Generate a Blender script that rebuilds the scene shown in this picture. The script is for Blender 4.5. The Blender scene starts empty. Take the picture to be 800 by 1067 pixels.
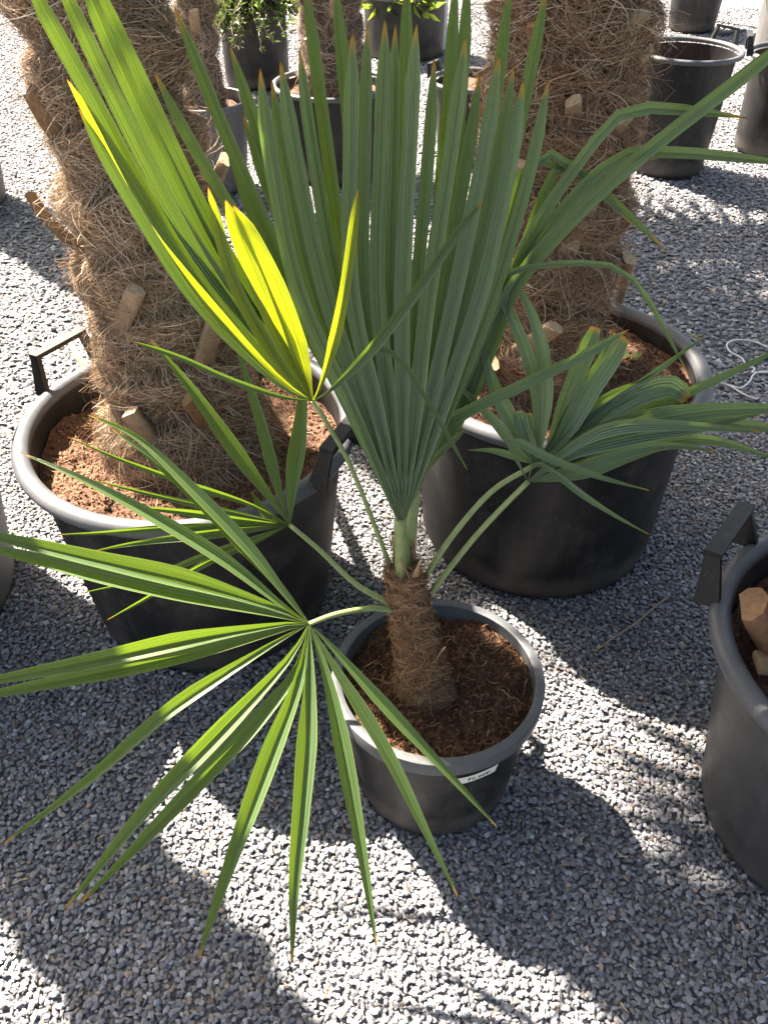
import bpy, math, random
import numpy as np
from mathutils import Vector, noise
R = math.radians
random.seed(7); rng = np.random.default_rng(7)
sc = bpy.context.scene
col = sc.collection

# ------------------------------------------------------------------ camera
FPX, PITCH, CAMH = 924.0, R(40), 1.54           # focal length in photo pixels (800x1067), tilt below horizontal, eye height
cam = bpy.data.cameras.new('camera'); camo = bpy.data.objects.new('camera', cam); col.objects.link(camo)
cam.sensor_fit = 'VERTICAL'; cam.sensor_height = 24; cam.lens = 24*FPX/1067
cam.clip_start = 0.02; cam.clip_end = 500
camo.location = (0, 0, CAMH); camo.rotation_euler = (R(90)-PITCH, 0, 0)
sc.camera = camo
# ------------------------------------------------------------------ light
SUN_EL, SUN_AZ = R(47), R(-45)                  # azimuth clockwise from +Y: the sun stands behind and to the left
to_sun = Vector((math.sin(SUN_AZ)*math.cos(SUN_EL), math.cos(SUN_AZ)*math.cos(SUN_EL), math.sin(SUN_EL)))
w = bpy.data.worlds.new('World'); sc.world = w; w.use_nodes = True
nt = w.node_tree; bg = nt.nodes['Background']
sky = nt.nodes.new('ShaderNodeTexSky'); sky.sky_type = 'NISHITA'; sky.sun_disc = False
sky.sun_elevation = SUN_EL; sky.sun_rotation = SUN_AZ; sky.air_density = 1.0; sky.dust_density = 4.0; sky.ozone_density = 1.0
nt.links.new(sky.outputs[0], bg.inputs[0]); bg.inputs[1].default_value = 0.05
sl = bpy.data.lights.new('sun', 'SUN'); sl.energy = 5.0; sl.angle = R(0.6); sl.color = (1, .95, .88)
so = bpy.data.objects.new('sun', sl); col.objects.link(so); so.location = (-4, 5, 8)
so.rotation_euler = to_sun.to_track_quat('Z', 'Y').to_euler()
sc.view_settings.view_transform = 'Standard'; sc.view_settings.look = 'None'
sc.view_settings.exposure = 2.92; sc.view_settings.gamma = 1; sc.view_settings.use_curve_mapping = False
sc.view_settings.use_white_balance = True; sc.view_settings.white_balance_temperature = 7200; sc.view_settings.white_balance_tint = 10
sc.render.engine = 'CYCLES'
sc.cycles.use_denoising = True
sc.cycles.max_bounces = 8; sc.cycles.transparent_max_bounces = 8

cP, sP = math.cos(PITCH), math.sin(PITCH)
def unp(px, py, dep):                           # photo pixel + depth along the view axis -> point
    x = (px-400)/FPX*dep; y = -(py-533.5)/FPX*dep
    return Vector((x, cP*dep+sP*y, CAMH-sP*dep+cP*y))
def onz(px, py, z=0.0):                         # photo pixel -> point on the level z
    d = unp(px, py, 1.0)-Vector((0, 0, CAMH)); t = (z-CAMH)/d.z
    return Vector((d.x*t, d.y*t, z))
def proj(X, Y, Z):                              # arrays -> photo pixels
    Z = Z-CAMH; dep = Y*cP-Z*sP; up = Y*sP+Z*cP
    return 400+FPX*X/dep, 533.5-FPX*up/dep, dep

# ------------------------------------------------------------------ mesh helpers
def mk(name, verts, faces, mat, parent=None, smooth=True, colr=None, uvs=None):
    me = bpy.data.meshes.new(name)
    v = np.asarray(verts, dtype=np.float32).reshape(-1, 3)
    if isinstance(faces, np.ndarray):
        k = faces.shape[1]; nf = faces.shape[0]
        me.vertices.add(len(v)); me.vertices.foreach_set('co', v.ravel())
        me.loops.add(nf*k); me.loops.foreach_set('vertex_index', faces.astype(np.int32).ravel())
        me.polygons.add(nf); me.polygons.foreach_set('loop_start', np.arange(0, nf*k, k, dtype=np.int32))
        me.update(calc_edges=True)
    else:
        me.from_pydata([tuple(map(float, p)) for p in v], [], [tuple(f) for f in faces])
    me.validate()
    if len(me.polygons): me.polygons.foreach_set('use_smooth', np.full(len(me.polygons), smooth, dtype=bool))
    if colr is not None:
        a = me.color_attributes.new('Col', 'FLOAT_COLOR', 'POINT')
        c = np.ones((len(v), 4), np.float32); c[:, :3] = colr
        a.data.foreach_set('color', c.ravel())
    if uvs is not None:
        ul = me.uv_layers.new(name='UVMap')
        li = np.zeros(len(me.loops), np.int32); me.loops.foreach_get('vertex_index', li)
        ul.data.foreach_set('uv', np.asarray(uvs, np.float32)[li].ravel())
    if mat: me.materials.append(mat)
    o = bpy.data.objects.new(name, me); col.objects.link(o)
    if parent: o.parent = parent
    return o
class MB:
    def __init__(s): s.v = []; s.f = []
    def add(s, v, f):
        b = len(s.v); s.v += [tuple(p) for p in v]; s.f += [tuple(i+b for i in q) for q in f]
    def box(s, a, b_):
        (x0, y0, z0), (x1, y1, z1) = a, b_
        s.add([(x0,y0,z0),(x1,y0,z0),(x1,y1,z0),(x0,y1,z0),(x0,y0,z1),(x1,y0,z1),(x1,y1,z1),(x0,y1,z1)],
              [(0,3,2,1),(4,5,6,7),(0,1,5,4),(1,2,6,5),(2,3,7,6),(3,0,4,7)])
    def prism(s, c8):                            # eight corners, bottom ring then top ring
        s.add(c8, [(0,3,2,1),(4,5,6,7),(0,1,5,4),(1,2,6,5),(2,3,7,6),(3,0,4,7)])
    def tube(s, pts, rad, n=6, cap=True, flat=1.0):
        pts = [Vector(p) for p in pts]; m = len(pts)
        rr = rad if isinstance(rad, (list, tuple)) else [rad]*m
        V = []; up = None
        for i, p in enumerate(pts):
            t = (pts[min(i+1, m-1)]-pts[max(i-1, 0)]).normalized()
            if up is None: up = Vector((0, 0, 1)) if abs(t.z) < .9 else Vector((1, 0, 0))
            a = t.cross(up).normalized(); b = a.cross(t).normalized(); up = b
            for k in range(n):
                th = 2*math.pi*k/n
                V.append(p+a*(math.cos(th)*rr[i])+b*(math.sin(th)*rr[i]*flat))
        Fs = [(i*n+k, i*n+(k+1) % n, (i+1)*n+(k+1) % n, (i+1)*n+k) for i in range(m-1) for k in range(n)]
        if cap: Fs += [tuple(range(n-1, -1, -1)), tuple((m-1)*n+k for k in range(n))]
        s.add(V, Fs)
    def lathe(s, prof, n=64, c=(0, 0, 0), fn=None):
        V = []
        for r, z in prof:
            for k in range(n):
                th = 2*math.pi*k/n; q = (r*math.cos(th), r*math.sin(th), z)
                if fn: q = fn(q, th)
                V.append((q[0]+c[0], q[1]+c[1], q[2]+c[2]))
        s.add(V, [(i*n+k, i*n+(k+1) % n, (i+1)*n+(k+1) % n, (i+1)*n+k) for i in range(len(prof)-1) for k in range(n)])
    def build(s, name, mat, parent=None, smooth=True): return mk(name, s.v, s.f, mat, parent, smooth)
def empty(name, loc): 
    o = bpy.data.objects.new(name, None); o.location = loc; o.empty_display_size = .1; col.objects.link(o); return o
def tag(o, label, cat=None, group=None, kind=None):
    o['label'] = label
    if cat: o['category'] = cat
    if group: o['group'] = group
    if kind: o['kind'] = kind
    return o
def crom(pts, n):                                # Catmull-Rom resampling, even by length
    P = [np.array(p, float) for p in pts]
    P = [2*P[0]-P[1]]+P+[2*P[-1]-P[-2]]
    out = []
    for i in range(1, len(P)-2):
        for t in np.linspace(0, 1, 12, endpoint=False):
            a, b, c, d = P[i-1:i+3]
            out.append(.5*((2*b)+(-a+c)*t+(2*a-5*b+4*c-d)*t*t+(-a+3*b-3*c+d)*t**3))
    out.append(P[-2]); out = np.array(out)
    L = np.concatenate([[0], np.cumsum(np.linalg.norm(np.diff(out, axis=0), axis=1))])
    s = np.linspace(0, L[-1], n)
    return np.stack([np.interp(s, L, out[:, k]) for k in range(out.shape[1])], 1)

# ------------------------------------------------------------------ materials
class NT:
    def __init__(s, name):
        s.m = bpy.data.materials.new(name); s.m.use_nodes = True; s.t = s.m.node_tree
        s.p = s.t.nodes['Principled BSDF']; s.out = s.t.nodes['Material Output']
    def n(s, typ, **kw):
        o = s.t.nodes.new('ShaderNode'+typ)
        for k, v in kw.items():
            if k in o.inputs: o.inputs[k].default_value = v
            else: setattr(o, k, v)
        return o
    def l(s, a, b): s.t.links.new(a, b)
    def mix(s, f, a, b, mode='MIX'):
        m = s.n('MixRGB', blend_type=mode)
        for sock, v in ((m.inputs[0], f), (m.inputs[1], a), (m.inputs[2], b)):
            if hasattr(v, 'links'): s.l(v, sock)
            else: sock.default_value = v if not isinstance(v, tuple) else (*v, 1)[:4]
        return m.outputs[0]
    def ramp(s, fac, stops):
        r = s.n('ValToRGB'); e = r.color_ramp.elements
        while len(e) < len(stops): e.new(.5)
        for x, (p, c) in zip(e, stops): x.position = p; x.color = (*c, 1) if len(c) == 3 else c
        s.l(fac, r.inputs[0]); return r.outputs[0]
    def noise(s, scale, vec=None, detail=4, rough=.55):
        o = s.n('TexNoise', Scale=scale, Detail=detail, Roughness=rough)
        if vec is not None: s.l(vec, o.inputs['Vector'])
        return o.outputs[0]
    def obj(s): return s.n('TexCoord').outputs['Object']
    def bump(s, h, dist, strength=.6):
        b = s.n('Bump', Distance=dist, Strength=strength); s.l(h, b.inputs['Height']); s.l(b.outputs[0], s.p.inputs['Normal']); return b.outputs[0]
    def base(s, c):
        if hasattr(c, 'links'): s.l(c, s.p.inputs['Base Color'])
        else: s.p.inputs['Base Color'].default_value = (*c, 1)
    def rough(s, v):
        if hasattr(v, 'links'): s.l(v, s.p.inputs['Roughness'])
        else: s.p.inputs['Roughness'].default_value = v
def m_leaf(name, top, trans, tf=.34, tipbrown=True):
    k = NT(name); uv = k.n('TexCoord').outputs['UV']; oi = k.n('ObjectInfo').outputs['Random']
    mp = k.n('Mapping'); k.l(uv, mp.inputs[0]); mp.inputs['Scale'].default_value = (16, 1.2, 1)
    off = k.n('CombineXYZ'); mul = k.n('Math', operation='MULTIPLY'); k.l(oi, mul.inputs[0]); mul.inputs[1].default_value = 40
    k.l(mul.outputs[0], off.inputs[1]); k.l(off.outputs[0], mp.inputs['Location'])
    streak = k.noise(1.0, mp.outputs[0], 3)
    mp2 = k.n('Mapping'); k.l(uv, mp2.inputs[0]); mp2.inputs['Scale'].default_value = (2, 7, 1); k.l(off.outputs[0], mp2.inputs['Location'])
    blot = k.noise(1.3, mp2.outputs[0], 4)
    st2 = k.ramp(streak, [(.34, (0,0,0)), (.66, (1,1,1))])
    c = k.mix(st2, tuple(x*.62 for x in top), tuple(min(1, x*1.32) for x in top))
    c = k.mix(k.ramp(oi, [(0, (0,0,0)), (1, (.55,.55,.55))]), c, (top[0]*1.15, top[1]*1.08, top[2]*1.55))      # some segments carry a grey bloom
    c = k.mix(k.ramp(blot, [(.58, (0,0,0)), (.72, (.45,.45,.45))]), c, (top[0]*1.5, top[1]*1.3, top[2]*.9))
    sx = k.n('SeparateXYZ'); k.l(uv, sx.inputs[0])
    wv = k.n('Math', operation='MULTIPLY'); k.l(sx.outputs[0], wv.inputs[0]); wv.inputs[1].default_value = 2*math.pi*7
    sn = k.n('Math', operation='SINE'); k.l(wv.outputs[0], sn.inputs[0])
    ridge = k.n('Math', operation='MULTIPLY_ADD'); k.l(sn.outputs[0], ridge.inputs[0]); ridge.inputs[1].default_value = .35; k.l(streak, ridge.inputs[2])
    c = k.mix(k.ramp(sn.outputs[0], [(.55, (0,0,0)), (1, (.5,.5,.5))]), c, tuple(x*.62 for x in top))
    # pale edge and yellow mid rib
    rib = k.ramp(sx.outputs[0], [(.0, (.55,.55,.55)), (.05, (0,0,0)), (.47, (0,0,0)), (.5, (.6,.6,.6)), (.53, (0,0,0)), (.95, (0,0,0)), (1, (.55,.55,.55))])
    c = k.mix(rib, c, (.33, .34, .12)); t = k.mix(st2, tuple(x*.5 for x in trans), trans); t = k.mix(k.ramp(sn.outputs[0], [(.55, (0,0,0)), (1, (.6,.6,.6))]), t, (trans[0]*.4, trans[1]*.5, trans[2])); t = k.mix(k.ramp(blot, [(.45, (0,0,0)), (.7, (.55,.55,.55))]), t, (trans[0]*.55, trans[1]*.75, trans[2]))
    if tipbrown:
        ad = k.n('Math', operation='MULTIPLY_ADD'); k.l(blot, ad.inputs[0]); ad.inputs[1].default_value = .05; k.l(sx.outputs[1], ad.inputs[2])
        sb = k.n('Math', operation='SUBTRACT'); k.l(ad.outputs[0], sb.inputs[0]); sb.inputs[1].default_value = .03; ad = sb
        y = k.ramp(ad.outputs[0], [(.945, (0,0,0)), (.98, (.9,.9,.9))]); b = k.ramp(ad.outputs[0], [(.985, (0,0,0)), (.995, (1,1,1))])
        c = k.mix(y, c, (.42, .27, .05)); c = k.mix(b, c, (.12, .05, .02))
        t = k.mix(y, t, (.8, .38, .04)); t = k.mix(b, t, (.2, .06, .01))
    k.base(c); k.rough(k.ramp(blot, [(.3, (.27,)*3), (.7, (.42,)*3)])); k.p.inputs['Specular IOR Level'].default_value = .5
    k.bump(ridge.outputs[0], .0011, .8)
    tr = k.n('BsdfTranslucent'); mx = k.n('MixShader'); mx.inputs[0].default_value = tf
    if hasattr(t, 'links'): k.l(t, tr.inputs[0])
    else: tr.inputs[0].default_value = (*t, 1)
    k.l(k.p.outputs[0], mx.inputs[1]); k.l(tr.outputs[0], mx.inputs[2]); k.l(mx.outputs[0], k.out.inputs[0])
    return k.m
def m_col(name, rough=.85, bump=None, trans=0, spec=.3, mul=(1, 1, 1)):              # colour from the mesh's own attribute
    k = NT(name); a = k.n('VertexColor', layer_name='Col').outputs[0]
    n = k.noise(260 if bump is None else bump, k.obj(), 4)
    c = k.mix(.55, a, k.mix(1, a, k.ramp(n, [(.25, (.45,.45,.45)), (.75, (1.35,1.35,1.35))]), 'MULTIPLY'))
    k.base(c); k.rough(rough); k.p.inputs['Specular IOR Level'].default_value = spec; k.bump(n, .0012, .6)
    if trans:
        tr = k.n('BsdfTranslucent'); k.l(c, tr.inputs[0]); mx = k.n('MixShader'); mx.inputs[0].default_value = trans
        k.l(k.p.outputs[0], mx.inputs[1]); k.l(tr.outputs[0], mx.inputs[2]); k.l(mx.outputs[0], k.out.inputs[0])
    return k.m
def m_plastic(name, c0, c1, dust=.5, rough=.42):
    k = NT(name); o = k.obj()
    mp = k.n('Mapping'); k.l(o, mp.inputs[0]); mp.inputs['Scale'].default_value = (9, 9, 1.3)
    streak = k.noise(3, mp.outputs[0], 6, .65); blotch = k.noise(7, o, 6, .65); speck = k.noise(330, o, 2); fine = k.noise(1400, o, 2)
    c = k.mix(streak, c0, c1)
    c = k.mix(k.ramp(blotch, [(.5, (0,0,0)), (.78, (dust*.5,)*3)]), c, (.20, .18, .155))
    sp = k.ramp(speck, [(.60, (0,0,0)), (.68, (dust,)*3)])
    c = k.mix(k.mix(1, sp, k.ramp(blotch, [(.36, (0,0,0)), (.56, (1,1,1))]), 'MULTIPLY'), c, (.17, .145, .12))
    drip = k.noise(5, mp.outputs[0], 8, .75); c = k.mix(k.ramp(drip, [(.52, (0,0,0)), (.72, (dust*.5,)*3)]), c, (.12, .115, .11))
    sz = k.n('SeparateXYZ'); k.l(o, sz.inputs[0]); ma = k.n('Math', operation='MULTIPLY_ADD'); k.l(blotch, ma.inputs[0]); ma.inputs[1].default_value = -.11; k.l(sz.outputs[2], ma.inputs[2])
    c = k.mix(k.ramp(ma.outputs[0], [(0.0, (.34,)*3), (.035, (0,0,0))]), c, (.13, .11, .09))          # mud splashed up the foot
    k.base(c); k.rough(k.ramp(blotch, [(.3, (rough-.08,)*3), (.75, (rough+.25,)*3)]))
    k.bump(fine, .0005, .35); k.p.inputs['Specular IOR Level'].default_value = .32
    return k.m
def m_plain(name, c, c2, scale=40, rough=.8, bd=.002):
    k = NT(name); n = k.noise(scale, k.obj(), 6, .65); k.base(k.mix(k.ramp(n, [(.3, (0,0,0)), (.7, (1,1,1))]), c, c2)); k.rough(rough); k.bump(n, bd, .7); return k.m
LEAF = m_leaf('palm_leaf', (.084, .130, .050), (.42, .64, .04), .25)
LEAFY = m_leaf('palm_leaf_young', (.060, .106, .034), (.42, .64, .022), .24)
LEAFC = m_leaf('palm_leaf_dimmed', (.066, .110, .040), (.40, .62, .03), .11)  # low translucency stands in for shade on the sunlit strips of fan C
LEAFGLOW = m_leaf('palm_leaf_backlit_glow', (.085, .130, .034), (.80, .86, .02), .38)  # backlit glow put into the leaf colour: yellower, more translucent segments
LEAFB = m_leaf('palm_leaf_glaucous', (.118, .172, .090), (.40, .62, .06), .22)
PETIOLE = m_plain('petiole_green', (.17, .22, .075), (.25, .29, .11), 60, .5, .0006)
HAIR = m_col('fibre', .9, None, .15, .15)
CORE = m_plain('trunk_core', (.045, .028, .017), (.15, .095, .058), 55, .95, .01)
STUB = m_col('cut_stub', .8, 90, 0, .25)
STONE = m_col('stone', .72, 420, 0, .35)
SOILB = m_col('soil_bits', .95, 300, 0, .12)
SOIL_D = m_plain('soil_dark', (.035, .018, .010), (.10, .052, .028), 120, .97, .006)
SOIL_R = m_plain('soil_red', (.06, .027, .016), (.155, .076, .045), 120, .97, .006)
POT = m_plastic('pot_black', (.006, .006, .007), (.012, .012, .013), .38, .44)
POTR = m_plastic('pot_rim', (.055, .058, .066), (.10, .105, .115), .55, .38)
POTE = m_plastic('pot_worn', (.026, .027, .030), (.05, .052, .056), .5, .36)
POTG = m_plastic('pot_grey', (.07, .07, .075), (.12, .12, .125), .8, .5)
WHITE = m_plain('white_paint', (.7, .7, .7), (.82, .82, .82), 30, .5, .0004)
PAPER = m_plain('paper', (.62, .60, .52), (.74, .72, .64), 50, .8, .0003)
INK = m_plain('ink', (.03, .025, .02), (.06, .05, .04), 50, .7, .0001)
TWIG = m_plain('twig', (.22, .15, .10), (.36, .27, .18), 90, .9, .001)
STRING = m_plain('string', (.62, .56, .54), (.75, .7, .68), 300, .9, .0004)
WEED = m_leaf('weed_leaf', (.19, .30, .05), (.6, .75, .05), .35, False)
CONIFER = m_leaf('conifer', (.05, .062, .024), (.2, .25, .05), .2, False)
BUSH = m_leaf('bush', (.035, .06, .028), (.3, .5, .06), .3, False)

# ------------------------------------------------------------------ ground and gravel
k = NT('gravel_ground'); o = k.obj()
vo = k.n('TexVoronoi', Scale=85.0); k.l(o, vo.inputs[0])
g1 = k.mix(.75, k.mix(k.noise(1.3, o, 5), (.11, .112, .124), (.165, .165, .175)), k.ramp(vo.outputs['Color'], [(.1, (.04,.042,.048)), (.55, (.14,.143,.152)), (.95, (.28,.28,.28))]))
k.base(g1); k.rough(.85); k.bump(vo.outputs['Distance'], .012, 1.0)
GROUND = k.m
gr = mk('ground', [(-60, -40, -.0045), (60, -40, -.0045), (60, 120, -.0045), (-60, 120, -.0045)], [(0, 1, 2, 3)], GROUND, None, False); gr['kind'] = 'structure'

# pots: name -> centre x, y, base radius, rim radius, height, soil level
POTS = dict(small=(.096, 1.026, .150, .190, .300, .270), left=(-.410, 1.545, .275, .355, .50, .425), right=(.397, 1.79, .295, .350, .50, .445),
            edge=(.845, .93, .235, .320, .48, .40), corner=(-1.185, 1.51, .285, .375, .60, .53))
def g_at(px, py): q = onz(px, py); return q.x, q.y
bgp = {}
def bgpot(key, px, py, rb, rr, h, soil):          # px,py: front foot of the pot in the photograph
    x, y = g_at(px, py); L = math.hypot(x, y); x *= 1+rb/L; y *= 1+rb/L
    POTS[key] = (x, y, rb, rr, h, soil)
bgpot('bg_grey', 226, 207, .155, .200, .40, .35)
bgpot('bg_trunk', 350, 196, .215, .285, .42, .36)
bgpot('bg_shrub', 270, 96, .20, .215, .55, .50)
bgpot('bg_trough', 421, 66, .27, .31, .40, .36)
bgpot('bg_hid', 487, 175, .16, .215, .38, .34)
bgpot('bg_right', 690, 188, .175, .250, .55, .42)
bgpot('bg_right2', 800, 168, .195, .235, .47, .42)
bgpot('bg_tall', 808, 112, .20, .24, .62, .57)
bgpot('bg_top', 718, 36, .17, .22, .5, .46)
bgpot('bg_leftback', -32, 226, .19, .25, .45, .40)

def stones(xs, ys, ico_v, ico_f, smin, smax, jit):
    n = len(xs); nv = len(ico_v)
    V = ico_v[None]*rng.uniform(1-jit, 1+jit*.6, (n, nv, 1))
    sc3 = np.stack([rng.uniform(smin, smax, n), rng.uniform(smin, smax, n)*.78, rng.uniform(smin, smax, n)*.36], 1)
    V = V*sc3[:, None, :]
    az = rng.uniform(0, 2*np.pi, n); tl = rng.normal(0, .36, n); ta = rng.uniform(0, 2*np.pi, n)
    def rotz(V, a):
        c, s = np.cos(a)[:, None], np.sin(a)[:, None]
        return np.stack([V[..., 0]*c-V[..., 1]*s, V[..., 0]*s+V[..., 1]*c, V[..., 2]], -1)
    V = rotz(V, az)
    V = rotz(V, ta); c, s = np.cos(tl)[:, None], np.sin(tl)[:, None]
    V = np.stack([V[..., 0], V[..., 1]*c-V[..., 2]*s, V[..., 1]*s+V[..., 2]*c], -1); V = rotz(V, -ta)
    z = rng.uniform(-.004, .005, n)
    V += np.stack([xs, ys, z], 1)[:, None, :]
    F_ = (ico_f[None]+(np.arange(n)*nv)[:, None, None]).reshape(-1, 3)
    g = np.clip(rng.lognormal(math.log(.195), .27, n), .09, .6)
    tint = np.stack([np.full(n, 1.0), np.full(n, .98), np.full(n, 1.06)], 1)
    q = rng.random(n)
    tint[q < .10] = (1.12, 1.0, .90); tint[q < .025] = (1.35, 1.0, .82); tint[q > .93] = (.95, 1.03, 1.0)
    g[q > .985] *= 1.9
    C = np.repeat((np.clip(g, 0, .62)[:, None]*tint)[:, None, :], nv, 1)
    return V.reshape(-1, 3), F_, C.reshape(-1, 3)
ph = (1+5**.5)/2
IV = np.array([(-1,ph,0),(1,ph,0),(-1,-ph,0),(1,-ph,0),(0,-1,ph),(0,1,ph),(0,-1,-ph),(0,1,-ph),(ph,0,-1),(ph,0,1),(-ph,0,-1),(-ph,0,1)], float)/math.hypot(1, ph)
IF = np.array([(0,11,5),(0,5,1),(0,1,7),(0,7,10),(0,10,11),(1,5,9),(5,11,4),(11,10,2),(10,7,6),(7,1,8),(3,9,4),(3,4,2),(3,2,6),(3,6,8),(3,8,9),(4,9,5),(2,4,11),(6,2,10),(8,6,7),(9,8,1)])
OV = np.array([(1,0,0),(-1,0,0),(0,1,0),(0,-1,0),(0,0,1),(0,0,-1)], float)
OF = np.array([(0,2,4),(2,1,4),(1,3,4),(3,0,4),(2,0,5),(1,2,5),(3,1,5),(0,3,5)])
def scatter(x0, x1, y0, y1, sp, margin):
    gx, gy = np.meshgrid(np.arange(x0, x1, sp), np.arange(y0, y1, sp)); gx = gx.ravel()+rng.uniform(-.6, .6, gx.size)*sp; gy = gy.ravel()+rng.uniform(-.6, .6, gy.size)*sp
    u, v, d = proj(gx, gy, np.zeros_like(gx))
    ok = (u > -margin) & (u < 800+margin) & (v < 1067+margin) & (v > -90)
    for (cx, cy, rb, rr, h, s_) in POTS.values(): ok &= (gx-cx)**2+(gy-cy)**2 > (rb-.008)**2
    return gx[ok], gy[ok]
xs, ys = scatter(-2, 2, .3, 2.2, .0081, 80)
v1, f1, c1 = stones(xs, ys, IV, IF, .0040, .0090, .40)
xs, ys = scatter(-4.2, 4.2, 2.2, 8.4, .0192, 45)
v2, f2, c2 = stones(xs, ys, OV, OF, .0100, .0175, .3)
gv = mk('gravel', np.concatenate([v1, v2]), np.concatenate([f1, f2+len(v1)]), STONE, None, False, np.concatenate([c1, c2]))
tag(gv, 'blue grey crushed stone gravel covering the nursery floor', 'gravel', kind='stuff')

# ------------------------------------------------------------------ pots
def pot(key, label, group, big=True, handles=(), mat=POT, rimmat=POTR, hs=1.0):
    cx, cy, rb, rr, h, soil = POTS[key]; n = 72
    t = empty('plant_pot', (cx, cy, 0)); tag(t, label, 'pot', group)
    m = MB(); ri = rr-.030 if big else rr-.010
    lip = .028 if big else .030
    m.lathe([(rb*.55, .010), (rb-.03, .004), (rb-.006, .012), (rb, .03), (rb+(ri-rb)*.5, h*.5), (ri-.004, h-lip-.012), (ri, h-lip+.004)], n)
    m.lathe([(ri-.006, h-lip+.006), (ri-.012, h*.75), (rb+(ri-rb)*.5-.012, h*.45)], n)
    m.build('body', mat, t)
    if big:                                       # rolled rim
        r0 = .0185 if rr > .3 else .013; cr = rr-r0
        prof = [(cr+r0*math.cos(a)*1.0, h-r0*.9+r0*.9*math.sin(a)) for a in np.linspace(-1.9, math.pi+1.2, 16)]
        rm = MB(); rm.lathe(prof, n); rm.build('rim', rimmat, t)
    else:
        rm = MB(); rm.lathe([(ri+.001, h-.030), (rr-.004, h-.031), (rr-.001, h-.029)], n); rm.lathe([(rr-.001, h-.029), (rr, h-.003), (rr-.0012, h-.0006)], n); rm.lathe([(rr-.0012, h-.0006), (rr-.003, h), (rr-.016, h), (rr-.0175, h-.001)], n); rm.lathe([(rr-.0175, h-.001), (rr-.018, h-.006), (rr-.018, h-.05)], n); rm.build('rim', rimmat, t)
    for a in handles:
        hm = MB(); a = R(a); er = Vector((math.cos(a), math.sin(a), 0)); et = Vector((-math.sin(a), math.cos(a), 0)); ez = Vector((0, 0, 1))
        def q(r, tt, z): return er*r+et*tt+ez*z
        top = h+.082*hs; ro = rr+.012*hs; wd = .080*hs; th = .0055
        for sg in (-1, 1):
            a0, a1 = sg*wd*1.22, sg*wd*.95
            hm.prism([q(rr-.034*hs, a0-th, h-.014), q(rr+.012*hs, a0-th, h-.018), q(rr+.012*hs, a0+th, h-.018), q(rr-.034*hs, a0+th, h-.014),
                      q(ro-.016*hs, a1-th, top), q(ro+.010*hs, a1-th, top-.004), q(ro+.010*hs, a1+th, top-.004), q(ro-.016*hs, a1+th, top)])
        e = wd*.95+th+.001
        hm.prism([q(ro-.018*hs, -e, top-.006), q(ro+.013*hs, -e, top-.010), q(ro+.013*hs, e, top-.010), q(ro-.018*hs, e, top-.006),
                  q(ro-.019*hs, -e, top+.005), q(ro+.012*hs, -e, top+.002), q(ro+.012*hs, e, top+.002), q(ro-.019*hs, e, top+.005)])
        hm.build('handle', POT, t, False)
    return t
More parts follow.
